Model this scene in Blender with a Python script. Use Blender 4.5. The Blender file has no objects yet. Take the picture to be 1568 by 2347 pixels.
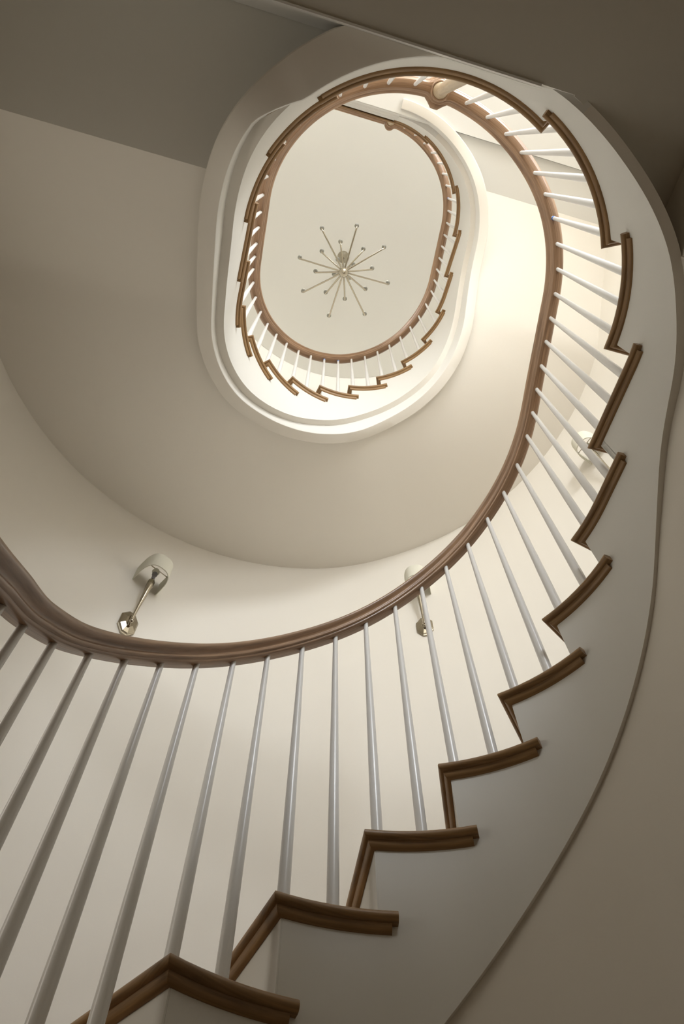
import bpy, bmesh, math, random
from mathutils import Vector, Matrix
C = bpy.context.scene.collection
random.seed(4)
RISE = 0.178                      # one riser, metres; all plan sizes below are in risers

# ------------------------------------------------------------------ camera
F_PX, CX, CY, VX, VY = 1648.6, 784.0, 1173.5, 779.8, 351.0   # focal length and zenith vanishing point (px, 1568x2347)
CAM_L = -2.90                     # camera level in risers
up = Vector(((VX-CX)/F_PX, (CY-VY)/F_PX, -1.0)).normalized()
e1 = Vector((1, 0, 0)); e1 = (e1 - e1.dot(up)*up).normalized()
e2 = up.cross(e1)
cam_d = bpy.data.cameras.new('camera'); cam = bpy.data.objects.new('camera', cam_d); C.objects.link(cam)
cam_d.sensor_fit = 'VERTICAL'; cam_d.sensor_height = 36.0; cam_d.lens = 36.0*F_PX/2347.0
cam_d.clip_start = 0.02
M = Matrix(((e1.x, e1.y, e1.z), (e2.x, e2.y, e2.z), (up.x, up.y, up.z))).to_4x4()
M.translation = Vector((0, 0, (CAM_L+7)*RISE))
cam.matrix_world = M
bpy.context.scene.camera = cam

# ------------------------------------------------------------------ plan of the well: a stadium
PC = Vector((1.013, 2.979)); TH = 0.262; R = 3.204; A = 0.946
AX = Vector((math.sin(TH), -math.cos(TH))); NV = Vector((math.cos(TH), math.sin(TH)))
PER = 2*math.pi*R + 4*A
WALL = 5.15                       # outer wall offset from the nosing line
VW = R + WALL
U_END = 30.0
U_HALL = 4.30
def uvp(u, v, L):
    p = PC + AX*u + NV*v
    return Vector((p.x*RISE, p.y*RISE, (L+7)*RISE))
def uv_of(s, d=0.0):
    s = s % PER; q = R*math.pi/2
    if s < q: t = s/R; return (-A-(R+d)*math.cos(t), (R+d)*math.sin(t))
    if s < q+2*A: return (-A+s-q, R+d)
    if s < 3*q+2*A: t = (s-q-2*A)/R; return (A+(R+d)*math.sin(t), (R+d)*math.cos(t))
    if s < 3*q+4*A: return (A-(s-3*q-2*A), -(R+d))
    t = (s-3*q-4*A)/R; return (-A-(R+d)*math.sin(t), -(R+d)*math.cos(t))
def P(s, d, L):
    u, v = uv_of(s, d); return uvp(u, v, L)
def plan_uv(px, py, L):           # plan point seen at a pixel when it lies on level L (used for the chandelier arms)
    d = Vector(((px-CX)/F_PX, (CY-py)/F_PX, -1.0)); d = d/d.dot(up)*(L-CAM_L)
    q = Vector((d.dot(e1), d.dot(e2))) - PC
    return q.dot(AX), q.dot(NV)

# ------------------------------------------------------------------ light and exposure
sc = bpy.context.scene
sc.view_settings.view_transform = 'Standard'; sc.view_settings.look = 'None'
sc.view_settings.exposure = 0.4; sc.view_settings.gamma = 1.0; sc.view_settings.use_curve_mapping = False
w = bpy.data.worlds.new('World'); sc.world = w; w.use_nodes = True
w.node_tree.nodes['Background'].inputs[0].default_value = (1.0, 0.97, 0.93, 1); w.node_tree.nodes['Background'].inputs[1].default_value = 0.25
# daylight: an area lamp in each window opening of the hall's end wall, shining in
WINDOWS = [  # (v centre, v width, sill level, head level, watts)
    (4.6, 5.0, 15.0, 24.3, 6.0), (-4.2, 5.0, 15.0, 24.3, 12.0),
    (3.6, 6.0, 30.5, 38.5, 135.0), (-4.2, 6.0, 30.5, 38.5, 135.0)]
FILL_WIN = (-4.85, -3.75, 1.2, 7.4, 3.2)   # made-up unseen window in the curved wall at the left, added as fill: s from, s to, sill, head, watts
RIGHT_WIN = (17.0, 27.0, 14.0, 24.3, 132.0)  # wide window in the right wall of the first-floor hall
def window_light(loc, zdir, wid, hgt, power, col):
    ld = bpy.data.lights.new('window_or_fill_light', 'AREA'); ld.shape = 'RECTANGLE'
    ld.size = wid*RISE; ld.size_y = hgt*RISE; ld.energy = power; ld.color = col
    lo = bpy.data.objects.new('window_or_fill_light', ld); C.objects.link(lo)
    z = zdir; y = Vector((0, 0, 1)); x = y.cross(z)
    mm = Matrix((x, y, z)).transposed().to_4x4(); mm.translation = loc; lo.matrix_world = mm
for vc, vw, l0, l1, pw in WINDOWS: window_light(uvp(U_END+0.9, vc, (l0+l1)/2), Vector((AX.x, AX.y, 0)), vw, l1-l0, pw, (0.94, 0.985, 1.04))
window_light(uvp((RIGHT_WIN[0]+RIGHT_WIN[1])/2, VW+0.75, (RIGHT_WIN[2]+RIGHT_WIN[3])/2), Vector((NV.x, NV.y, 0)), RIGHT_WIN[1]-RIGHT_WIN[0], RIGHT_WIN[3]-RIGHT_WIN[2], RIGHT_WIN[4], (0.91, 0.97, 1.04))
_sm = (FILL_WIN[0]+FILL_WIN[1])/2; _a, _b = uvp(*uv_of(_sm, WALL+0.75), 4.3), uvp(*uv_of(_sm, WALL), 4.3)
window_light(_a, (_a-_b).normalized(), (FILL_WIN[1]-FILL_WIN[0])*(R+WALL)/R, FILL_WIN[3]-FILL_WIN[2], FILL_WIN[4], (1.0, 0.93, 0.80))  # fill light in the made-up opening, brightens the back wall and risers

def fill_lamp(u, v, L, size, power, col):      # added unseen fill light under a hall ceiling, square, shining straight down
    ld = bpy.data.lights.new('hall_fill_light', 'AREA'); ld.shape = 'SQUARE'; ld.size = size*RISE; ld.energy = power; ld.color = col
    lo = bpy.data.objects.new('hall_fill_light', ld); C.objects.link(lo); lo.location = uvp(u, v, L)
fill_lamp(18.5, 2.5, 24.95, 5.0, 150.0, (0.93, 0.975, 1.03))  # first-floor fill, added to brighten the lower back wall
fill_lamp(14.0, -2.0, 8.3, 3.0, 2.2, (1.0, 0.78, 0.52))  # warm ground-floor fill, added to bounce brown light onto the hall ceiling

# ------------------------------------------------------------------ materials
def mat(name, col, rough=0.5, metal=0.0, spec=0.5, noise=0.0, nscale=6.0, bump=0.0, bscale=60.0, coat=0.0):
    m = bpy.data.materials.new(name); m.use_nodes = True
    nt = m.node_tree; b = nt.nodes['Principled BSDF']
    b.inputs['Base Color'].default_value = (*col, 1); b.inputs['Roughness'].default_value = rough
    b.inputs['Metallic'].default_value = metal; b.inputs['Specular IOR Level'].default_value = spec
    if coat: b.inputs['Coat Weight'].default_value = coat; b.inputs['Coat Roughness'].default_value = 0.15
    tc = nt.nodes.new('ShaderNodeTexCoord')
    if noise:
        n = nt.nodes.new('ShaderNodeTexNoise'); n.inputs['Scale'].default_value = nscale; n.inputs['Detail'].default_value = 4
        nt.links.new(tc.outputs['Object'], n.inputs['Vector'])
        r = nt.nodes.new('ShaderNodeValToRGB')
        r.color_ramp.elements[0].color = (*[c*(1-noise) for c in col], 1); r.color_ramp.elements[1].color = (*[min(1, c*(1+noise)) for c in col], 1)
        nt.links.new(n.outputs['Fac'], r.inputs['Fac']); nt.links.new(r.outputs['Color'], b.inputs['Base Color'])
    if bump:
        n = nt.nodes.new('ShaderNodeTexNoise'); n.inputs['Scale'].default_value = bscale; n.inputs['Detail'].default_value = 3
        nt.links.new(tc.outputs['Object'], n.inputs['Vector'])
        bp = nt.nodes.new('ShaderNodeBump'); bp.inputs['Strength'].default_value = bump; bp.inputs['Distance'].default_value = 0.002
        nt.links.new(n.outputs['Fac'], bp.inputs['Height']); nt.links.new(bp.outputs['Normal'], b.inputs['Normal'])
    return m
def wood_mat(name, dark, light, rough=0.4):
    m = bpy.data.materials.new(name); m.use_nodes = True
    nt = m.node_tree; b = nt.nodes['Principled BSDF']; b.inputs['Roughness'].default_value = rough
    uvn = nt.nodes.new('ShaderNodeUVMap'); mp = nt.nodes.new('ShaderNodeMapping'); mp.inputs['Scale'].default_value = (2.2, 26.0, 1)
    nt.links.new(uvn.outputs['UV'], mp.inputs['Vector'])
    n = nt.nodes.new('ShaderNodeTexNoise'); n.inputs['Scale'].default_value = 1.6; n.inputs['Detail'].default_value = 6; n.inputs['Roughness'].default_value = 0.62; n.inputs['Distortion'].default_value = 0.5
    nt.links.new(mp.outputs['Vector'], n.inputs['Vector'])
    mp2 = nt.nodes.new('ShaderNodeMapping'); mp2.inputs['Scale'].default_value = (9.0, 190.0, 1); nt.links.new(uvn.outputs['UV'], mp2.inputs['Vector'])
    n2 = nt.nodes.new('ShaderNodeTexNoise'); n2.inputs['Scale'].default_value = 1.0; n2.inputs['Detail'].default_value = 3
    nt.links.new(mp2.outputs['Vector'], n2.inputs['Vector'])
    mx = nt.nodes.new('ShaderNodeMath'); mx.operation = 'MULTIPLY_ADD'; mx.inputs[1].default_value = 0.35; nt.links.new(n2.outputs['Fac'], mx.inputs[0])
    sb = nt.nodes.new('ShaderNodeMath'); sb.operation = 'SUBTRACT'; sb.inputs[1].default_value = 0.17; nt.links.new(n.outputs['Fac'], sb.inputs[0]); nt.links.new(sb.outputs[0], mx.inputs[2])
    r = nt.nodes.new('ShaderNodeValToRGB'); r.color_ramp.elements[0].position = 0.3; r.color_ramp.elements[1].position = 0.72
    r.color_ramp.elements[0].color = (*dark, 1); r.color_ramp.elements[1].color = (*light, 1)
    nt.links.new(mx.outputs[0], r.inputs['Fac']); nt.links.new(r.outputs['Color'], b.inputs['Base Color'])
    return m
M_WALL = mat('warm_wall_paint', (0.845, 0.80, 0.72), 0.75, spec=0.25, bump=0.08, bscale=180)
M_CEIL = mat('cream_ceiling_paint', (0.79, 0.775, 0.71), 0.85, spec=0.2)
M_TRIM = mat('white_trim_paint', (0.78, 0.765, 0.72), 0.55, spec=0.35, bump=0.05, bscale=120)
M_BAL = mat('white_gloss_paint', (0.86, 0.85, 0.83), 0.28, spec=0.5)
M_OAK = wood_mat('oak_nosing', (0.155, 0.082, 0.030), (0.44, 0.262, 0.110), 0.42)
M_RAIL = wood_mat('walnut_handrail', (0.22, 0.122, 0.064), (0.50, 0.315, 0.185), 0.34)
M_NEWEL = wood_mat('pale_oak_newel', (0.42, 0.31, 0.19), (0.60, 0.47, 0.31), 0.4)
M_NICKEL = mat('polished_nickel', (0.44, 0.40, 0.32), 0.15, metal=1.0)
M_SHADE = mat('cream_linen_shade', (0.80, 0.775, 0.66), 0.9, spec=0.1, bump=0.12, bscale=400)
M_SOCKET = mat('grey_socket', (0.33, 0.32, 0.33), 0.5)
M_BULB = mat('frosted_bulb', (0.86, 0.84, 0.74), 0.35)
M_CUP = mat('pale_cup', (0.32, 0.31, 0.26), 0.45)
M_TAPE = mat('blue_tape', (0.02, 0.16, 0.62), 0.6)
M_FLOOR = wood_mat('oak_floor', (0.24, 0.145, 0.075), (0.42, 0.27, 0.15), 0.45)
M_PALE = mat('pale_hall_carpet', (0.27, 0.235, 0.19), 0.9, spec=0.1, bump=0.3, bscale=500)
M_FRAME = mat('white_window_frame', (0.8, 0.79, 0.76), 0.4)

# ------------------------------------------------------------------ helpers
class MB:
    def __init__(s): s.v = []; s.f = []; s.uv = []; s.sm = []
    def add(s, verts, faces, uvs=None, smooth=False):
        o = len(s.v); s.v += verts
        s.uv += uvs if uvs else [(0, 0)]*len(verts)
        for f in faces: s.f.append([i+o for i in f]); s.sm.append(smooth)
    def grid(s, rows, smooth=False, closed=False, uvs=None):    # rows: list of lists of points
        n = len(rows[0]); vs = [p for r in rows for p in r]; fs = []
        for i in range(len(rows)-1):
            for j in range(n if closed else n-1):
                k = (j+1) % n; fs.append((i*n+j, i*n+k, (i+1)*n+k, (i+1)*n+j))
        if uvs is None:
            uvs = []
            acc = 0
            for i, r in enumerate(rows):
                if i: acc += (rows[i][0]-rows[i-1][0]).length
                w_ = 0
                for j, p in enumerate(r):
                    if j: w_ += (r[j]-r[j-1]).length
                    uvs.append((acc, w_))
        s.add(vs, fs, uvs, smooth)
    def fan(s, pts): s.add(list(pts), [tuple(range(len(pts)))], [(p.x+p.y, p.z) for p in pts])
    def box(s, c):               # 8 corners: bottom loop 0-3, top loop 4-7
        s.add(list(c), [(3, 2, 1, 0), (4, 5, 6, 7), (0, 1, 5, 4), (1, 2, 6, 5), (2, 3, 7, 6), (3, 0, 4, 7)], [(p.x*0.7+p.y*0.7, p.z) for p in c])
    def build(s, name, material, parent=None, fix=True):
        me = bpy.data.meshes.new(name); me.from_pydata(s.v, [], s.f)
        ul = me.uv_layers.new(name='UVMap')
        for lp in me.loops: ul.data[lp.index].uv = s.uv[lp.vertex_index]
        for p, sm_ in zip(me.polygons, s.sm): p.use_smooth = sm_
        if fix:
            bm = bmesh.new(); bm.from_mesh(me); bmesh.ops.remove_doubles(bm, verts=bm.verts, dist=1e-6)
            bmesh.ops.recalc_face_normals(bm, faces=bm.faces); bm.to_mesh(me); bm.free()
        me.materials.append(material)
        o = bpy.data.objects.new(name, me); C.objects.link(o)
        if parent: o.parent = parent
        return o
def under_paint(o, material, lim=-0.4):   # undersides share the wall paint
    o.data.materials.append(material)
    for p in o.data.polygons:
        if p.normal.z < lim: p.material_index = 1
    return o
def thing(name, label, cat, loc=None, group=None):
    o = bpy.data.objects.new(name, None); C.objects.link(o); o.empty_display_size = 0.1
    if loc is not None: o.location = loc
    o['label'] = label; o['category'] = cat
    if group: o['group'] = group
    bpy.context.view_layer.update()
    return o
def adopt(o, parent):            # parent keeping world coordinates of the mesh
    o.parent = parent; o.matrix_parent_inverse = Matrix.Translation(parent.location).inverted(); return o
def struct(o): o['kind'] = 'structure'; return o
def lerp_table(tab):
    xs = [a for a, b in tab]; ys = [b for a, b in tab]; n = len(xs)
    m = []
    for i in range(n):           # monotone-ish cubic: Catmull tangents
        a = max(0, i-1); b = min(n-1, i+1); m.append((ys[b]-ys[a])/(xs[b]-xs[a]))
    def f(x):
        if x <= xs[0]: return ys[0]+m[0]*(x-xs[0])
        if x >= xs[-1]: return ys[-1]+m[-1]*(x-xs[-1])
        for i in range(n-1):
            if x <= xs[i+1]:
                h = xs[i+1]-xs[i]; t = (x-xs[i])/h
                return (2*t**3-3*t*t+1)*ys[i]+(t**3-2*t*t+t)*h*m[i]+(-2*t**3+3*t*t)*ys[i+1]+(t**3-t*t)*h*m[i+1]
    return f
def smooth_tab(f, wdt):
    return lambda x: sum(f(x+wdt*k/4) for k in range(-4, 5))/9
def frange(a, b, step):
    n = max(1, int(math.ceil(abs(b-a)/step))); return [a+(b-a)*i/n for i in range(n+1)]

# front of each step along the well, levels 11..29 (the lower flight repeats it 18 risers down)
FS = [10.42-PER, 14.12-PER, -8.53, -7.206, -5.84, -4.597, -3.622, -2.639, -1.65, -.66, .340, 1.323, 2.306, 3.29, 4.295, 5.51, 6.923, 8.385, 10.42]
def front(k, lower): return FS[k-11+(18 if lower else 0)]
SF = 0.12                        # string face offset
OVH = 0.15                       # front nosing overhang
def dmax(s):
    s0 = s % PER; q = R*math.pi/2
    if q <= s0 <= q+2*A or 3*q+2*A <= s0 <= 3*q+4*A or s0 < q or s0 > 3*q+4*A: return WALL
    phi = (s0-q-2*A)/R; sn, cs = math.sin(phi), abs(math.cos(phi))
    return max(0.45, min((U_HALL-0.05-A)/max(sn, 1e-3), VW/max(cs, 1e-3))-R)

# string bottom edge
E_LOW = smooth_tab(lerp_table([(-9.8, -9.0), (-7.2, -7.0), (-5.82, -6.0), (-4.98, -5.2), (-4.17, -4.55), (-3.4, -3.6), (-2.4, -2.55), (-1.4, -1.55), (-.5, -.6), (.2, .1),
    (1.01, .93), (1.84, 1.79), (2.40, 2.36), (3.14, 3.08), (3.93, 3.87), (4.65, 4.57), (5.13, 5.02), (5.72, 5.6), (6.28, 6.12), (6.87, 6.5), (7.37, 6.78), (7.95, 7.12), (8.61, 7.42), (9.17, 7.8),
    (9.79, 8.24), (10.41, 8.5), (10.9, 8.6), (11.4, 8.72), (12.2, 8.72), (13.1, 8.72), (14.12, 8.72)]), 0.25)
E_UP = smooth_tab(lerp_table([(-9.8, 8.72), (-9.3, 8.75), (-8.66, 8.98), (-8.19, 9.5), (-7.76, 10.15), (-7.19, 10.9), (-6.53, 11.4), (-5.82, 11.85), (-4.98, 12.55), (-4.17, 13.2), (-3.49, 13.8), (-2.87, 14.38), (-2.1, 15.22), (-1.29, 16.1),
    (-.54, 16.95), (-.05, 17.45), (.8, 18.38), (1.55, 19.05), (2.36, 19.68), (3.09, 20.2), (3.74, 20.9), (4.53, 21.85), (5.05, 22.5), (6.24, 23.6), (7.51, 24.25), (8.82, 24.75), (9.46, 25.25), (10.15, 25.75), (11, 26.1), (12.3, 26.2)]), 0.25)
# ring beam under the upper flight
B_UP = smooth_tab(lerp_table([(-9.8, 8.75), (-9.2, 8.72), (-8.68, 8.7), (-8.3, 8.86), (-7.88, 9.3), (-7.36, 9.93), (-6.81, 10.42), (-6.06, 11.02), (-5.29, 11.72), (-4.4, 12.52), (-3.42, 13.4), (-2.88, 13.93), (-2.17, 14.74), (-1.4, 15.5), (-.69, 16.14), (-.12, 16.65),
    (.6, 17.3), (1.47, 18.25), (2.38, 18.98), (3.08, 19.52), (3.71, 20.05), (4.33, 20.69), (4.78, 21.16), (5.27, 21.75), (6.24, 22.75), (7.51, 23.45), (8.82, 23.95), (9.46, 24.35), (10.15, 24.75), (11, 24.95), (12.3, 25.0)]), 0.25)
def r1(s): return 0.30 if s > -8.6 else max(0.045, 0.30-0.255*(-8.6-s)/0.7)
def r2(s): return 0.62
# plaster soffit
S_UP = smooth_tab(lerp_table([(-5.03, 12.2), (-3.95, 13.15), (-3, 14.1), (-2.17, 14.98), (-1.4, 15.75), (-.7, 16.4), (0, 17.02), (.6, 17.55), (1.47, 18.45), (2.38, 19.22), (3.08, 19.8), (4.33, 20.95), (5.03, 21.7)]), 0.2)
L_QUAD, U_QUAD = 9.75, 1.85     # flat ceiling where the soffit begins
L_HALL = 8.55                    # ground-floor hall ceiling
U_C = 4.15                       # straight edge of the hall ceiling
L_FLAT1, U_FLAT1 = 25.3, 2.80    # first-floor landing ceiling
L_HALL1 = 25.1
L_TOP = 39.8
# handrail underside above the upper flight
H_UP = smooth_tab(lerp_table([(-12.1, 16.3), (-11, 16.3), (-10.3, 16.42), (-9.4, 16.75), (-8.4, 17.25), (-7.5, 17.95), (-7.06, 18.4), (-6.6, 18.82), (-6.15, 19.18), (-5.66, 19.56), (-5.24, 19.93), (-4.84, 20.27), (-4.42, 20.62), (-3.96, 21.02), (-3.43, 21.53),
    (-2.97, 21.98), (-2.47, 22.51), (-1.97, 23.02), (-1.46, 23.54), (-.98, 24.03), (-.46, 24.55), (.05, 25.04), (.55, 25.55), (1.05, 26.05), (1.55, 26.55), (2.03, 27.02), (2.54, 27.5), (3.01, 28.0), (3.53, 28.47), (4.06, 28.97), (4.52, 29.41),
    (4.92, 29.78), (5.35, 30.07), (5.79, 30.34), (6.26, 30.64), (6.72, 30.93), (7.18, 31.2), (7.6, 31.43), (8.05, 31.68), (8.49, 31.96), (8.95, 32.3), (9.4, 32.7), (9.82, 33.1), (10.24, 33.48), (10.74, 33.85), (11.2, 34.15), (11.85, 34.3), (12.5, 34.3)]), 0.2)

H_LOW = smooth_tab(lerp_table([(-12.1, -1.7), (-11, -1.7), (-10.3, -1.6), (-9.4, -1.3), (-8.4, -.95), (-7.5, -.4), (-6.6, .3), (-5.66, 1.1), (-4.9, 1.8), (-4.6, 2.04), (-4.3, 2.33), (-3.85, 2.75), (-3.4, 3.24), (-2.93, 3.76), (-2.46, 4.28), (-1.98, 4.8), (-1.48, 5.35), (-.98, 5.9), (-.46, 6.46), (.05, 6.99), (.54, 7.5),
    (1.04, 8.03), (1.53, 8.55), (2.02, 9.05), (2.51, 9.54), (3.01, 10.05), (3.5, 10.52), (3.99, 10.98), (4.48, 11.44), (4.86, 11.79), (5.29, 12.11), (5.74, 12.4), (6.21, 12.7), (6.67, 13.0), (7.13, 13.29), (7.57, 13.56), (8.01, 13.82), (8.49, 14.13), (8.94, 14.48), (9.35, 14.85), (9.78, 15.23), (10.24, 15.58), (10.74, 15.92), (11.2, 16.18), (11.85, 16.3), (12.5, 16.3)]), 0.2)

# ------------------------------------------------------------------ the setting: walls, floors, ceilings
def curved_wall(name, s0, s1, d, l0, l1, thick, material):
    b = MB(); rows = []
    for s in frange(s0, s1, 0.22):
        a0 = l0(s) if callable(l0) else l0; a1 = l1(s) if callable(l1) else l1
        rows.append([P(s, d, a0), P(s, d, a1), P(s, d+thick, a1), P(s, d+thick, a0)])
    b.grid(rows, closed=True, smooth=False); b.fan(rows[0]); b.fan(rows[-1][::-1])
    o = b.build(name, material)
    for p in o.data.polygons: p.use_smooth = abs(p.normal.z) < 0.3 and False
    return o
def ubox(b, u0, u1, v0, v1, l0, l1):
    b.box([uvp(u0, v0, l0), uvp(u1, v0, l0), uvp(u1, v1, l0), uvp(u0, v1, l0), uvp(u0, v0, l1), uvp(u1, v0, l1), uvp(u1, v1, l1), uvp(u0, v1, l1)])
Q = R*math.pi/2
def smooth_by_angle(o, ang=35):
    for p in o.data.polygons: p.use_smooth = True
    bm = bmesh.new(); bm.from_mesh(o.data)
    for e in bm.edges:
        if len(e.link_faces) == 2 and e.calc_face_angle(0) > math.radians(ang): e.smooth = False
        else: e.smooth = True
    bm.to_mesh(o.data); bm.free(); return o
def curved_wall_with_fill_window():
    b = MB(); w0, w1, l0, l1, _ = FILL_WIN
    for a0, a1, z0, z1 in ((-Q, w0, -7, L_TOP+0.3), (w0, w1, -7, l0), (w0, w1, l1, L_TOP+0.3), (w1, Q, -7, L_TOP+0.3)):
        rows = [[P(s, WALL, z0), P(s, WALL, z1), P(s, WALL+0.6, z1), P(s, WALL+0.6, z0)] for s in frange(a0, a1, 0.2)]
        b.grid(rows, closed=True); b.fan(rows[0]); b.fan(rows[-1][::-1])
    struct(smooth_by_angle(b.build('wall_back', M_WALL, fix=False), 30))
    b = MB(); t = 0.07
    for a0, a1, z0, z1 in ((w0, w0+t, l0, l1), (w1-t, w1, l0, l1), (w0+t, w1-t, l0, l0+.2), (w0+t, w1-t, l1-.2, l1), (w0+t, w1-t, 4.2, 4.4)):
        rows = [[P(s, WALL+.2, z0), P(s, WALL+.2, z1), P(s, WALL+0.45, z1), P(s, WALL+0.45, z0)] for s in frange(a0, a1, 0.2)]
        b.grid(rows, closed=True); b.fan(rows[0]); b.fan(rows[-1][::-1])
    struct(b.build('window_5', M_FRAME, fix=False))  # frame for the added fill opening, out of view
curved_wall_with_fill_window()
b = MB(); ubox(b, -A, U_END+0.4, -VW-0.6, -VW, -7, L_TOP+0.3); struct(b.build('wall_left', M_WALL))
for nm, wn, sg, k in (('wall_right', RIGHT_WIN, 1, 6),):
    b = MB(); v0, v1 = sorted((sg*VW, sg*(VW+0.6))); a0, a1, l0, l1, _ = wn
    ubox(b, -A, a0, v0, v1, -7, L_TOP+0.3); ubox(b, a1, U_END+0.4, v0, v1, -7, L_TOP+0.3)
    ubox(b, a0, a1, v0, v1, -7, l0); ubox(b, a0, a1, v0, v1, l1, L_TOP+0.3); struct(b.build(nm, M_WALL, fix=False))
    b = MB(); t = 0.22; va, vb = sorted((sg*(VW+0.45), sg*(VW+0.2)))
    ubox(b, a0, a0+t, va, vb, l0, l1); ubox(b, a1-t, a1, va, vb, l0, l1); ubox(b, a0+t, a1-t, va, vb, l0, l0+t); ubox(b, a0+t, a1-t, va, vb, l1-t, l1); ubox(b, a0+t, a1-t, va, vb, (l0+l1)/2-.08, (l0+l1)/2+.08)
    struct(b.build('window_%d' % k, M_FRAME, fix=False))
# end wall of the halls with window openings
b = MB(); u0, u1 = U_END, U_END+0.8
lv = [-7.0, 11.0, 29.0, L_TOP+0.3]
for i in range(3):
    ws = sorted([w_ for w_ in WINDOWS if lv[i] <= w_[2] < lv[i+1]])
    edge = -VW
    for vc, vw, l0, l1, _ in ws:
        ubox(b, u0, u1, edge, vc-vw/2, lv[i], lv[i+1]); ubox(b, u0, u1, vc-vw/2, vc+vw/2, lv[i], l0); ubox(b, u0, u1, vc-vw/2, vc+vw/2, l1, lv[i+1]); edge = vc+vw/2
    ubox(b, u0, u1, edge, VW, lv[i], lv[i+1])
struct(b.build('wall_front', M_WALL, fix=False))
for i, (vc, vw, l0, l1, _) in enumerate(WINDOWS):
    b = MB(); t = 0.25; ua, ub = U_END+0.2, U_END+0.5
    ubox(b, ua, ub, vc-vw/2, vc-vw/2+t, l0, l1); ubox(b, ua, ub, vc+vw/2-t, vc+vw/2, l0, l1)
    ubox(b, ua, ub, vc-vw/2+t, vc+vw/2-t, l0, l0+t); ubox(b, ua, ub, vc-vw/2+t, vc+vw/2-t, l1-t, l1)
    ubox(b, ua, ub, vc-.08, vc+.08, l0+t, l1-t); ubox(b, ua, ub, vc-vw/2+t, vc+vw/2-t, (l0+l1)/2-.08, (l0+l1)/2+.08)
    struct(b.build('window_%d' % (i+1), M_FRAME, fix=False))
def oval_floor(l0, l1, name, material):
    b = MB(); ss = frange(-Q, Q, 0.4)
    lo = [P(s, WALL, l0) for s in ss]+[uvp(U_END, VW, l0), uvp(U_END, -VW, l0)]
    hi = [P(s, WALL, l1) for s in ss]+[uvp(U_END, VW, l1), uvp(U_END, -VW, l1)]
    b.grid([lo, hi], closed=True); b.fan(lo[::-1]); b.fan(hi)
    return b.build(name, material)
struct(oval_floor(-7.5, -7.0, 'floor', M_FLOOR))
struct(oval_floor(L_TOP, L_TOP+0.4, 'ceiling', M_CEIL))

def DL(s): return lerp_dl(s)
lerp_dl = lerp_table([(-9, .195), (4.6, .19), (5.2, .185), (6.0, .22), (6.6, .235), (7.2, .26), (8, .27), (10, .27)])
# wall enclosing the space under the lower flight: curved below the string, then straight along the hall
S_B = Q+2*A+R*math.atan2(2.61-A, math.sqrt((R+0.28)**2-(2.61-A)**2))
V_B = math.sqrt((R+0.28)**2-(2.61-A)**2)
b = MB(); rows = []
for s in frange(-6.6, S_B, 0.15): rows.append([P(s, DL(s)-.012, -7), P(s, DL(s)-.012, max(-6.98, E_LOW(s))), P(s, 0.5, max(-6.98, E_LOW(s))), P(s, 0.5, -7)])
rows.append([uvp(2.612, V_B, -7), uvp(2.612, V_B, L_HALL), uvp(2.612, V_B+.25, L_HALL), uvp(2.612, V_B+.25, -7)])
rows.append([uvp(U_END, V_B, -7), uvp(U_END, V_B, L_HALL), uvp(U_END, V_B+.25, L_HALL), uvp(U_END, V_B+.25, -7)])
b.grid(rows, closed=True)
struct(smooth_by_angle(b.build('wall_stair', M_WALL), 20))

# ground-floor hall ceiling = underside of the first floor slab
b = MB()
line = [(2.7, V_B+.2)]+[uv_of(s, 0.2) for s in frange(S_B, 12.0, 0.1) if uv_of(s, 0.2)[0] < U_C and uv_of(s, 0.2)[1] > 0]
bot = [uvp(u, v, L_HALL) for u, v in line]; edge = [uvp(U_C, v, L_HALL) for u, v in line]
rows = [[p, q_, q_+Vector((0, 0, .2*RISE)), p+Vector((0, 0, .2*RISE))] for p, q_ in zip(bot, edge)]
b.grid(rows, closed=True); b.fan(rows[0]); b.fan(rows[-1][::-1])
ubox(b, U_C, U_HALL+.05, -VW, VW, L_HALL, L_HALL+.2)
ubox(b, U_HALL+.05, U_END, -VW, VW, L_HALL, 11.0)
struct(b.build('ceiling_hall', M_CEIL, fix=False))
b = MB(); ubox(b, U_HALL, U_END, -VW, VW, 11.0, 11.06); struct(b.build('floor_first', M_PALE))
# flat ceiling on the left below the first steps of the upper flight
b = MB(); inner = [(U_C, -math.sqrt((R+.45)**2-(U_C-A)**2)+.3)]
inner += [(u, -math.sqrt((R+.45)**2-(u-A)**2)) for u in frange(U_C-.02, U_QUAD, 0.12)]
rows = [[uvp(u, v, L_QUAD), uvp(u, -VW, L_QUAD), uvp(u, -VW, L_QUAD+.2), uvp(u, v, L_QUAD+.2)] for u, v in inner]
b.grid(rows, closed=True); b.fan(rows[0]); b.fan(rows[-1][::-1])
struct(b.build('ceiling_left', M_CEIL))
b = MB(); ubox(b, U_C-.03, U_C, -VW, -2.0, L_HALL-.03, L_QUAD-.01); ubox(b, U_C-.03, U_C, -2.0, 0.7, L_HALL-.03, L_HALL+.18); struct(b.build('trim_1', M_TRIM, fix=False))

# first-floor landing ceiling (flat) and second floor slab
b = MB()
inner = [uv_of(s, 0.5) for s in frange(6.9, 11.95, 0.12)]
inner = [(u, v) for u, v in inner if U_FLAT1 < u < U_HALL]
inner = [(U_FLAT1, math.sqrt((R+.5)**2-(U_FLAT1-A)**2))]+inner
rows = [[uvp(u, v, L_FLAT1), uvp(u, VW, L_FLAT1), uvp(u, VW, L_FLAT1+.2), uvp(u, v, L_FLAT1+.2)] for u, v in inner]
b.grid(rows, closed=True); b.fan(rows[0]); b.fan(rows[-1][::-1])
ubox(b, U_HALL, U_END, -VW, VW, L_HALL1, 28.9)
struct(b.build('ceiling_first', M_TRIM, fix=False))
b = MB(); ubox(b, U_HALL, U_END, -VW, VW, 28.9, 29.0); struct(b.build('floor_second', M_PALE))

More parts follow.
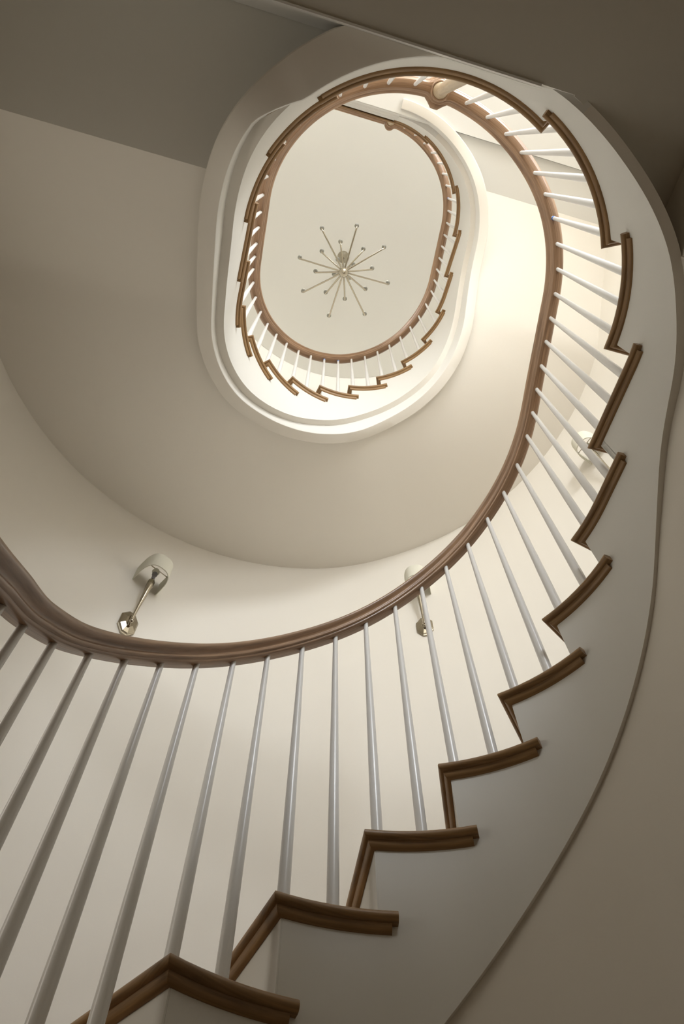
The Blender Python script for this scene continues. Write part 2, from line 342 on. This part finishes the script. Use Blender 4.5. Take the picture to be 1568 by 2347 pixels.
# ------------------------------------------------------------------ staircases
NOSE = [(0.30, -0.126), (0.30, 0.0), (0.07, 0.0), (0.035, -0.008), (0.010, -0.03), (0.0, -0.062), (0.008, -0.095), (0.03, -0.118), (0.058, -0.126)]
SCOT = [(0.058, -0.112), (0.058, -0.138), (0.064, -0.168), (0.078, -0.197), (0.10, -0.217), (0.135, -0.226), (0.135, -0.112)]
def nosing_sweep(b, prof, sf, sback, L, dm, cut=0.0, end_taper=True, has_front=True):
    """profile (offset, drop) run along the well edge from the back end to the front corner, mitred, then along the front"""
    cols = []
    T = (Vector(uv_of(sf+0.001)) - Vector(uv_of(sf-0.001))).normalized()
    P0 = Vector(uv_of(sf, 0)); N = (Vector(uv_of(sf, 1))-P0)
    n = max(6, int((sback-sf)/0.16))
    rows = []
    for j in range(n+1):
        r = []
        for o, z in prof:
            st = sf+o*(1 if has_front else 0); s = sback-cut+(st-(sback-cut))*j/n
            u, v = uv_of(s, o)
            if j == n and has_front: q_ = P0+N*o+T*o; u, v = q_.x, q_.y
            r.append(uvp(u, v, L+z))
        rows.append(r)
    if has_front:
        for d in (0.45, dm*0.5, dm):
            rows.append([uvp(*(P0+N*max(d, o)+T*o), L+z) for o, z in prof])
    b.grid(rows, smooth=True, closed=True)
    b.fan(rows[0]); b.fan(rows[-1][::-1])
def make_tread(name, L, sf, sn, parent, sback=None, has_front=True, slab=True):
    sb = sback if sback is not None else sn+0.335
    b = MB(); dm = dmax(sf)
    nosing_sweep(b, NOSE, sf, sb, L, dm, 0, has_front=has_front)
    if slab:
        rows = []
        for s in frange(sf+0.10, sn+0.17, 0.3):
            m_ = dmax(s)-0.02
            rows.append([P(s, 0.16, L-0.001), P(s, m_, L-0.001), P(s, m_, L-0.126), P(s, 0.16, L-0.126)])
        b.grid(rows, closed=True); b.fan(rows[0]); b.fan(rows[-1][::-1])
    o = smooth_by_angle(b.build(name, M_OAK, fix=False), 50); adopt(o, parent)
    b = MB(); nosing_sweep(b, SCOT, sf, sb, L, dm, 0.07, has_front=has_front)
    m_ = smooth_by_angle(b.build('scotia_moulding', M_OAK, fix=False), 50); m_.parent = o
    return o
def make_riser(L, sf, parent):
    b = MB(); T = (Vector(uv_of(sf+0.001))-Vector(uv_of(sf-0.001))).normalized(); P0 = Vector(uv_of(sf, 0)); N = Vector(uv_of(sf, 1))-P0
    dm = dmax(sf)-0.03; a = P0+N*SF+T*(OVH-0.012); e = P0+N*dm+T*(OVH-0.012); t = T*0.1
    z0, z1 = L-1.12, L-0.11
    b.box([uvp(*a, z0), uvp(*e, z0), uvp(*(e+t), z0), uvp(*(a+t), z0), uvp(*a, z1), uvp(*e, z1), uvp(*(e+t), z1), uvp(*(a+t), z1)])
    adopt(b.build('riser', M_TRIM), parent)
def make_string(levels, lower, E, d_out, parent, s_end=None):
    """white face string: stepped along the top, a smooth sweep along the bottom, with its narrow underside"""
    b = MB(); rows = []
    for k in levels:
        s0 = front(k, lower)+OVH; i1 = k-10+(18 if lower else 0)
        s1 = FS[i1]+OVH if i1 <= 18 else 10.42+OVH
        if k == levels[0] == -6: s0 = FS[1]+OVH
        for s in frange(s0, s1, 0.12):
            do, lo = d_out(s)
            rows.append([P(s, SF, k-0.11), P(s, SF, E(s)), P(s, do, lo), P(s, do, k-0.11)])
    b.grid(rows, closed=True); b.fan(rows[0]); b.fan(rows[-1][::-1])
    o = under_paint(smooth_by_angle(b.build('string', M_TRIM), 40), M_WALL); adopt(o, parent); return o

st1 = thing('staircase', 'lower curved stair flight with oak nosings and white string, from bottom left up the right', 'staircase', uvp(-4, 0, -7))
for k in range(-6, 11):
    make_tread('tread', k, front(k, True), front(k+1, True), st1); make_riser(k, front(k, True), st1)
make_riser(11, front(11, True), st1)
make_string([k for k in range(-6, 11)], True, lambda s: max(-6.99, E_LOW(s)), lambda s: (DL(s), max(-6.99, E_LOW(s))), st1)
# landing edge (level 11) belongs to the lower flight
LAND_S1 = 14.12
o = make_tread('landing_nosing', 11, 10.42, LAND_S1, st1, sback=LAND_S1+0.33, slab=False)
b = MB(); rows = []
for s in frange(10.42+OVH, LAND_S1+OVH, 0.12): rows.append([P(s, SF, 10.89), P(s, SF, E_LOW(s)), P(s, 0.27, E_LOW(s)), P(s, 0.27, 10.89)])
b.grid(rows, closed=True); b.fan(rows[0]); b.fan(rows[-1][::-1])
adopt(smooth_by_angle(b.build('landing_string', M_TRIM), 40), st1)
b = MB(); rows = []
for s in frange(10.52, LAND_S1+0.1, 0.15):
    u, v = uv_of(s, 0.16); uo, vo = uv_of(s, dmax(s))
    if u > U_HALL-.02: u = U_HALL-.02
    rows.append([uvp(u, v, 10.999), uvp(max(uo, u+.005), vo, 10.999), uvp(max(uo, u+.005), vo, 10.9), uvp(u, v, 10.9)])
b.grid(rows, closed=True); b.fan(rows[0]); b.fan(rows[-1][::-1]); adopt(b.build('landing_board', M_OAK), st1)

st2 = thing('staircase', 'upper curved stair flight above the landing, pale plaster soffit and white rim seen from below', 'staircase', uvp(-4, 0, 11))
for k in range(12, 29):
    make_tread('tread', k, front(k, False), front(k+1, False), st2); make_riser(k, front(k, False), st2)
make_riser(29, front(29, False), st2)
def d_up(s):
    return (max(r1(s), 0.17), max(E_UP(s), B_UP(s)) if s > -9.2 else E_UP(s))
make_string(list(range(12, 29)), False, E_UP, d_up, st2)
# top landing edge (level 29): round to the newel, then straight
S_TOP = 11.98
make_tread('landing_nosing', 29, 10.42, 11.9, st2, sback=S_TOP, slab=False)
b = MB(); rows = []
for s in frange(10.42+OVH, S_TOP, 0.12): rows.append([P(s, SF, 28.89), P(s, SF, E_UP(s)), P(s, 0.30, E_UP(s)), P(s, 0.30, 28.89)])
b.grid(rows, closed=True); b.fan(rows[0]); b.fan(rows[-1][::-1]); adopt(smooth_by_angle(b.build('landing_string', M_TRIM), 40), st2)
b = MB()
rows = [[uvp(A+R+o_, v, 29+z) for o_, z in NOSE] for v in (-0.03, -2, -4, -6, -VW+.01)]; b.grid(rows, smooth=True); b.fan(rows[0]); b.fan(rows[-1][::-1])
o = b.build('straight_nosing', M_OAK, fix=False); adopt(o, st2)
b = MB(); FA = [(0.35, -0.12), (0.10, -0.12), (0.10, -0.45), (0.13, -0.5), (0.13, -1.5), (0.09, -1.56), (0.07, -1.68), (0.12, -1.74), (0.12, -2.6), (0.09, -2.66), (0.08, -2.8), (0.14, -2.88), (0.14, -3.75), (0.35, -3.75)]
rows = [[uvp(A+R+o_, v, 29+z) for o_, z in FA] for v in (-0.03, -VW+.01)]; b.grid(rows, closed=True); b.fan(rows[0]); b.fan(rows[-1][::-1])
adopt(b.build('fascia', M_TRIM), st2)
# rim beam
b = MB(); rows = []
for s in frange(11.3-PER, 12.05, 0.12):
    bb = B_UP(s) if s > -9.3 else 8.7; t = (max(E_UP(s), bb) if s > -8.75 else bb)+0.12; a_, c_ = r1(s), r2(s)
    rr = min(0.03, 0.5*(t-bb))
    prof = [(a_, t), (a_, bb+rr), (a_+rr*.3, bb+rr*.3), (a_+rr, bb), (c_-.02, bb), (c_, bb+.02), (c_, bb+(0.9 if s > -6 else 1.3 if s > -9.2 else .12)), (a_+.1, bb+(0.9 if s > -6 else 1.3 if s > -9.2 else .12))]
    row = []
    for d, L in prof:
        u, v = uv_of(s, d)
        if s < -9 and u > U_C-.031: u = U_C-.031-0.002*(0.7-d)
        row.append(uvp(u, v, L))
    rows.append(row)
b.grid(rows, closed=True, smooth=True); b.fan(rows[0]); b.fan(rows[-1][::-1])
adopt(under_paint(smooth_by_angle(b.build('rim_beam', M_TRIM), 38), M_WALL), st2)
# plaster soffit
b = MB(); rows = []
NS = 8
def srow(fn): return [fn(i/NS) for i in range(NS+1)]
for u in frange(U_QUAD, -A, 0.25):
    L = L_QUAD+(12.2-L_QUAD)*(U_QUAD-u)/(U_QUAD+A)
    vi = -math.sqrt(max(0, (R+.5)**2-(max(0, u-A))**2))
    rows.append(srow(lambda t: uvp(u, vi+(-VW-vi)*t, L)))
for s in frange(-Q, Q, 0.16)[1:]:
    rows.append(srow(lambda t: P(s, 0.5+(WALL-0.5)*t, S_UP(s))))
for u in frange(-A, U_FLAT1, 0.25)[1:]:
    L = 21.7+(L_FLAT1-21.7)*(u+A)/(U_FLAT1+A)
    vi = math.sqrt(max(0, (R+.5)**2-(max(0, u-A))**2))
    rows.append(srow(lambda t: uvp(u, vi+(VW-vi)*t, L)))
top = [[p+Vector((0, 0, 0.12*RISE)) for p in r] for r in rows]
b.grid(rows, smooth=True); b.grid(top, smooth=True)
b.grid([[r[0] for r in rows], [r[0] for r in top]]); b.grid([[r[-1] for r in rows], [r[-1] for r in top]])
b.grid([rows[0], top[0]]); b.grid([rows[-1], top[-1]])
adopt(smooth_by_angle(b.build('soffit', M_WALL), 40), st2)

# ------------------------------------------------------------------ balustrades
D_BAL = 0.31
HALF = [(0.085, 0.0), (0.098, 0.012), (0.10, 0.045), (0.125, 0.06), (0.138, 0.085), (0.130, 0.115), (0.112, 0.135), (0.112, 0.165), (0.135, 0.195), (0.165, 0.215), (0.188, 0.25), (0.192, 0.285), (0.178, 0.325), (0.145, 0.355), (0.08, 0.378)]
RPROF = [(-a, z) for a, z in HALF]+[(0, 0.384)]+[(a, z) for a, z in HALF[::-1]]
S_NEWEL = 11.82
def bulge(s):                    # the rail widens to a round cap over each newel
    x = min(abs(s-S_NEWEL), abs(s-(S_NEWEL-PER)))
    return 1.0+0.95*math.exp(-(x/0.19)**4)
def rail_rows(ss, H):
    rows = []
    for s in ss:
        k = bulge(s); hb = 1.0
        rows.append([P(s, D_BAL+a*(k if a < 0 else k), H(s)+z*hb) for a, z in RPROF])
    return rows
_bal = None
def baluster_mesh():
    b = MB(); n = 14; rings = []
    prof = [(0.0, 0.070), (0.10, 0.0705), (0.30, 0.067), (0.55, 0.058), (0.8, 0.0475), (0.97, 0.041), (1.0, 0.041)]
    for z, r in prof: rings.append([Vector((r*RISE*math.cos(2*math.pi*i/n), r*RISE*math.sin(2*math.pi*i/n), z)) for i in range(n)])
    b.grid(rings, smooth=True, closed=True); b.fan(rings[0][::-1]); b.fan(rings[-1])
    o = b.build('baluster', M_BAL); smooth_by_angle(o, 60); return o
BAL_PROTO = baluster_mesh(); BAL_USED = [False]
def newel_mesh(h):
    prof = [(0, .20), (.02, .215), (.12, .215), (.16, .18), (.3, .165), (.34, .185), (.38, .165), (1.2, .15), (h-.55, .125), (h-.42, .125), (h-.36, .155), (h-.3, .13), (h-.2, .125), (h-.12, .15), (h-.06, .175), (h+.02, .18)]
    b = MB(); n = 28
    rings = [[Vector((r*RISE*math.cos(2*math.pi*i/n), r*RISE*math.sin(2*math.pi*i/n), z*RISE)) for i in range(n)] for z, r in prof]
    b.grid(rings, smooth=True, closed=True); b.fan(rings[0][::-1]); b.fan(rings[-1]); return b
def step_level(s, lower):
    k = 11
    for i, f in enumerate(FS):
        if s >= f: k = 11+i
    return k-18 if lower else k
BS = [-11.55, -10.99, -10.49, -9.95, -9.42, -8.90, -8.40, -7.95, -7.52, -7.06, -6.60, -6.15, -5.66, -5.24, -4.84, -4.42, -3.94, -3.43, -2.95, -2.46, -1.97, -1.46, -.97, -.46, .05, .54, 1.04, 1.53, 2.02, 2.51, 3.01, 3.5, 3.99, 4.48,
      4.87, 5.29, 5.74, 6.21, 6.67, 7.13, 7.57, 8.02, 8.49, 8.93, 9.35, 9.79, 10.24, 10.72, 11.22]
TAPED = {('up', .05), ('up', -.46), ('low', 8.49), ('up', 8.02)}
def balustrade(label, lower):
    H = H_LOW if lower else H_UP; key = 'low' if lower else 'up'
    root = thing('balustrade', label, 'railing', uvp(-4, 0.1, -7 if lower else 11))
    s_a, s_b = S_NEWEL-PER, S_NEWEL+ (0.35 if lower else 0.22)
    if lower: s_b = S_NEWEL
    ss = frange(s_a, s_b, 0.09); rows = rail_rows(ss, H)
    b = MB(); b.grid(rows, closed=True, smooth=True); b.fan(rows[0]); b.fan(rows[-1][::-1])
    adopt(smooth_by_angle(b.build('handrail', M_RAIL, fix=False), 60), root)
    for s in BS:
        L0 = step_level(s, lower); L1 = H(s)+0.03; base = P(s, D_BAL, L0)
        if not BAL_USED[0]: o = BAL_PROTO; BAL_USED[0] = True
        else: o = BAL_PROTO.copy(); C.objects.link(o)
        o.location = base; o.scale = (1, 1, (L1-L0)*RISE); adopt(o, root)
        if (key, s) in TAPED:
            tb = MB(); n = 14
            rings = [[Vector((r_*RISE*math.cos(2*math.pi*i/n), r_*RISE*math.sin(2*math.pi*i/n), z)) for i in range(n)] for z, r_ in ((0.966, .0445), (0.986, .0445))]
            tb.grid(rings, closed=True, smooth=True); t = tb.build('tape', M_TAPE); t.parent = o; t['label'] = 'scrap of blue masking tape'
    for sn, ll in ((S_NEWEL-PER, -7 if lower else None), (S_NEWEL, 11 if lower else 29)):
        if ll is None: continue
        h = H(sn)-ll
        o = newel_mesh(h).build('newel_post', M_NEWEL); smooth_by_angle(o, 50); o.location = P(sn, D_BAL, ll); adopt(o, root)
        rb = MB(); n = 28      # turned collar rings under the cap
        rp = [(0.0, .20), (.02, .225), (-.02, .235), (-.05, .21), (-.07, .19), (-.05, .17)]
        rings = [[Vector((r_*RISE*math.cos(2*math.pi*i/n), r_*RISE*math.sin(2*math.pi*i/n), z*RISE)) for i in range(n)] for z, r_ in rp]
        rb.grid(rings, closed=True, smooth=True); c_ = rb.build('collar', M_RAIL, fix=False); c_.parent = o; c_.location = (0, 0, (h-0.0)*RISE)
    return root
balustrade('curving wooden handrail on white tapered balusters of the lower flight, nearest the camera', True)
balustrade('smaller curving wooden handrail on white balusters of the upper flight, round the ceiling', False)
gd = thing('balustrade', 'straight wooden guard rail at the edge of the top floor, right behind the ceiling oval', 'railing', uvp(A+R+D_BAL, -4, 29))
b = MB(); vs = frange(-0.1, -VW+.02, 0.5)
rows = [[uvp(A+R+D_BAL+a, v, H_UP(S_NEWEL)+z) for a, z in RPROF] for v in vs]; b.grid(rows, closed=True, smooth=True); b.fan(rows[0]); b.fan(rows[-1][::-1])
adopt(smooth_by_angle(b.build('handrail', M_RAIL, fix=False), 60), gd)
for v in frange(-0.6, -8.0, 0.56):
    o = BAL_PROTO.copy(); C.objects.link(o); o.location = uvp(A+R+D_BAL, v, 29); o.scale = (1, 1, (H_UP(S_NEWEL)+.03-29)*RISE); adopt(o, gd)

# ------------------------------------------------------------------ wall sconces
def tube(b, pts, rad, n=12, cap=True):
    rows = []
    for i, p in enumerate(pts):
        t = (pts[min(i+1, len(pts)-1)]-pts[max(i-1, 0)]).normalized()
        a = t.orthogonal().normalized() if i == 0 else (rows_x - rows_x.dot(t)*t).normalized()
        rows_x = a; c = t.cross(a); r = rad[i] if isinstance(rad, (list, tuple)) else rad
        rows.append([p+(a*math.cos(2*math.pi*j/n)+c*math.sin(2*math.pi*j/n))*r for j in range(n)])
    b.grid(rows, closed=True, smooth=True)
    if cap: b.fan(rows[0][::-1]); b.fan(rows[-1])
def sconce(s, L, label):
    """frame: x along the wall, y into the room, z up; origin on the wall at the backplate centre"""
    root = thing('wall_sconce', label, 'lamp', None, 'sconces on the curved stair wall')
    o = Vector(P(s, WALL, L)); y = (P(s, WALL-1, L)-o).normalized(); z = Vector((0, 0, 1)); x = y.cross(z)
    mm = Matrix((x, y, z)).transposed().to_4x4(); mm.translation = o; root.matrix_world = mm
    k = RISE
    def V(a, b_, c): return Vector((a*k, b_*k, c*k))
    # bevelled octagonal backplate
    def octo(w_, h, yy, c=0.36): 
        q1 = w_*0.66; q2 = h*0.52
        return [V(-w_+q1, yy, -h), V(w_-q1, yy, -h), V(w_, yy, -h+q2), V(w_, yy, h-q2), V(w_-q1, yy, h), V(-w_+q1, yy, h), V(-w_, yy, h-q2), V(-w_, yy, -h+q2)]
    b = MB(); rows = [octo(.235, .41, 0), octo(.235, .41, .05), octo(.215, .385, .06), octo(.215, .385, .075), octo(.195, .36, .09), octo(.10, .20, .135)]
    b.grid(rows, closed=True); b.fan(rows[0][::-1]); b.fan(rows[-1]); pl = b.build('backplate', M_NICKEL, root)
    b = MB(); tube(b, [V(0, .10, -.06), V(0, .2, -.06), V(0, .235, -.06), V(0, .25, -.06)], [.055*k, .055*k, .045*k, .02*k], 14); b.build('knob', M_NICKEL, pl)
    b = MB(); n = 20; pa = [V(0, .15, -.22), V(0, .17, .0), V(0, .24, .5), V(0, .33, .95), V(0, .38, 1.25), V(0, .40, 1.42), V(0, .405, 1.5)]
    tube(b, pa, [.032*k, .038*k, .044*k, .066*k, .09*k, .09*k, .06*k], n)
    for i in range(7):
        for j in range(n):
            if j % 2 and 2 <= i <= 5:   # flutes
                c = pa[i]; idx = i*n+j; b.v[idx] = c+(b.v[idx]-c)*0.86
    b.build('arm', M_NICKEL, root)
    b = MB(); tube(b, [V(0, .405, 1.48), V(0, .405, 1.72), V(0, .405, 1.74), V(0, .405, 1.9)], [.048*k, .048*k, .07*k, .07*k], 14); b.build('socket', M_SOCKET, root)
    b = MB(); zb = 1.9; prof = [(.05, 0), (.08, .05), (.10, .12), (.08, .19), (.03, .22)]
    tube(b, [V(0, .405, 1.76+z_) for r_, z_ in prof], [r_*k for r_, z_ in prof], 14); b.build('bulb', M_BULB, root)
    b = MB(); half = .365; dep = .80; zt, z0 = 2.16, 1.60
    pts = [(-half, 0.01)]+[(-half, dep*.28)]
    for i in range(17):
        t = math.pi-math.pi*i/16; ex = 0.75
        cx_, sy_ = math.cos(t), math.sin(t)
        pts.append((half*math.copysign(abs(cx_)**ex, cx_), dep*.28+(dep*.72)*abs(sy_)**ex))
    pts += [(half, dep*.28), (half, 0.01)]
    def ins(p): return (p[0]*0.955, p[1]*0.965 if p[1] > .02 else p[1])
    rows = [[V(p[0], p[1], z0), V(p[0], p[1], zt), V(*ins(p), zt), V(*ins(p), z0)] for p in pts]
    b.grid(rows, closed=True); b.fan(rows[0]); b.fan(rows[-1][::-1])
    smooth_by_angle(b.build('shade', M_SHADE, root), 40)
    b = MB(); ubox_ = [V(-half*.95, .395, 1.995), V(half*.95, .395, 1.995), V(half*.95, .415, 1.995), V(-half*.95, .415, 1.995), V(-half*.95, .395, 2.01), V(half*.95, .395, 2.01), V(half*.95, .415, 2.01), V(-half*.95, .415, 2.01)]
    b.box(ubox_); b.build('shade_bracket', M_NICKEL, root)
    return root
sconce(-1.615, 11.06, 'half-drum wall sconce standing clear on the wall at left above the thick handrail')
sconce(1.47, 13.95, 'half-drum wall sconce crossed by the lower handrail and a baluster, below the soffit')
sconce(4.12, 15.85, 'half-drum wall sconce at right, half hidden behind balusters and oak nosings')

# ------------------------------------------------------------------ chandelier
CU, CV, CL, HL = -2.40, -0.23, L_TOP, 34.0
ch = thing('chandelier', 'nickel starburst chandelier with thin upturned arms hanging from the top ceiling', 'chandelier', uvp(CU, CV, CL))
def build_ch(b, name, m, parent=ch, ang=40):
    o = b.build(name, m); adopt(o, parent) if parent is ch else None; smooth_by_angle(o, ang); return o
c0 = lambda L: uvp(CU, CV, L)
def lathe(b, prof, n=24):
    rows = [[c0(L)+Vector((r*RISE*math.cos(2*math.pi*i/n), r*RISE*math.sin(2*math.pi*i/n), 0)) for i in range(n)] for r, L in prof]
    b.grid(rows, closed=True, smooth=True); b.fan(rows[0][::-1]); b.fan(rows[-1])
b = MB(); lathe(b, [(.33, CL), (.34, CL-.05), (.33, CL-.1), (.24, CL-.2), (.13, CL-.36), (.07, CL-.5), (.05, CL-.6)]); build_ch(b, 'canopy', M_NICKEL)
b = MB(); tube(b, [c0(CL-.4), c0(HL+.2)], .035*RISE, 12); build_ch(b, 'stem', M_NICKEL)
b = MB(); lathe(b, [(.03, HL+.36), (.12, HL+.33), (.20, HL+.22), (.245, HL+.05), (.235, HL-.1), (.17, HL-.24), (.08, HL-.31), (.075, HL-.37), (.03, HL-.40)]); build_ch(b, 'hub', M_NICKEL)
def zp(x, y): return (640+x/5.227, 470+y/5.227)
LONG = [(510, 287), (932, 258), (1262, 515), (242, 642), (1308, 950), (1028, 1325), (595, 1345), (282, 1048)]
MID = [(735, 450), (508, 565), (1012, 538), (432, 808), (1118, 772), (1037, 1022), (787, 1142), (556, 1062)]
SHORT = [(657, 842), (890, 722), (703, 668), (838, 892)]
def arm(elbow_px, Le, hub_L):
    u, v = plan_uv(*zp(*elbow_px), Le); e = uvp(u, v, Le); h = c0(hub_L)
    d = e-h; dh = Vector((d.x, d.y, 0)).normalized()
    b = MB(); r = 0.043*RISE
    p0 = h+d.normalized()*0.18*RISE; bend = 0.16*RISE
    pts = [p0, h+d*0.5, e-d.normalized()*bend, e-d.normalized()*bend*.25+Vector((0, 0, .02*RISE)), e+Vector((0, 0, bend*.55)), e+Vector((0, 0, .42*RISE))]
    tube(b, pts, r, 10); a = build_ch(b, 'arm', M_NICKEL)
    n = 16; b = MB(); rows = []
    for rr, z in ((.03, .40), (.108, .43), (.114, .46), (.10, .485), (.03, .485)):
        rows.append([e+Vector((rr*RISE*math.cos(2*math.pi*i/n), rr*RISE*math.sin(2*math.pi*i/n), z*RISE)) for i in range(n)])
    b.grid(rows, closed=True, smooth=True); b.fan(rows[0][::-1]); b.fan(rows[-1])
    o = b.build('drip_cup', M_CUP); o.parent = a; o.matrix_parent_inverse = a.matrix_parent_inverse
    b = MB(); rows = []
    for rr, z in ((.04, .48), (.05, .6), (.075, .75), (.07, .88), (.03, .98), (.01, 1.0)):
        rows.append([e+Vector((rr*RISE*math.cos(2*math.pi*i/n), rr*RISE*math.sin(2*math.pi*i/n), z*RISE)) for i in range(n)])
    b.grid(rows, closed=True, smooth=True); b.fan(rows[0][::-1]); b.fan(rows[-1])
    o = b.build('bulb', M_BULB); o.parent = a; o.matrix_parent_inverse = a.matrix_parent_inverse
for p in LONG: arm(p, HL+0.95, HL+.05)
for p in MID: arm(p, HL+0.95, HL+.1)
for p in SHORT: arm(p, HL+1.3, HL+.2)
for o in list(ch.children):
    for c_ in o.children: c_.matrix_parent_inverse = Matrix.Identity(4)
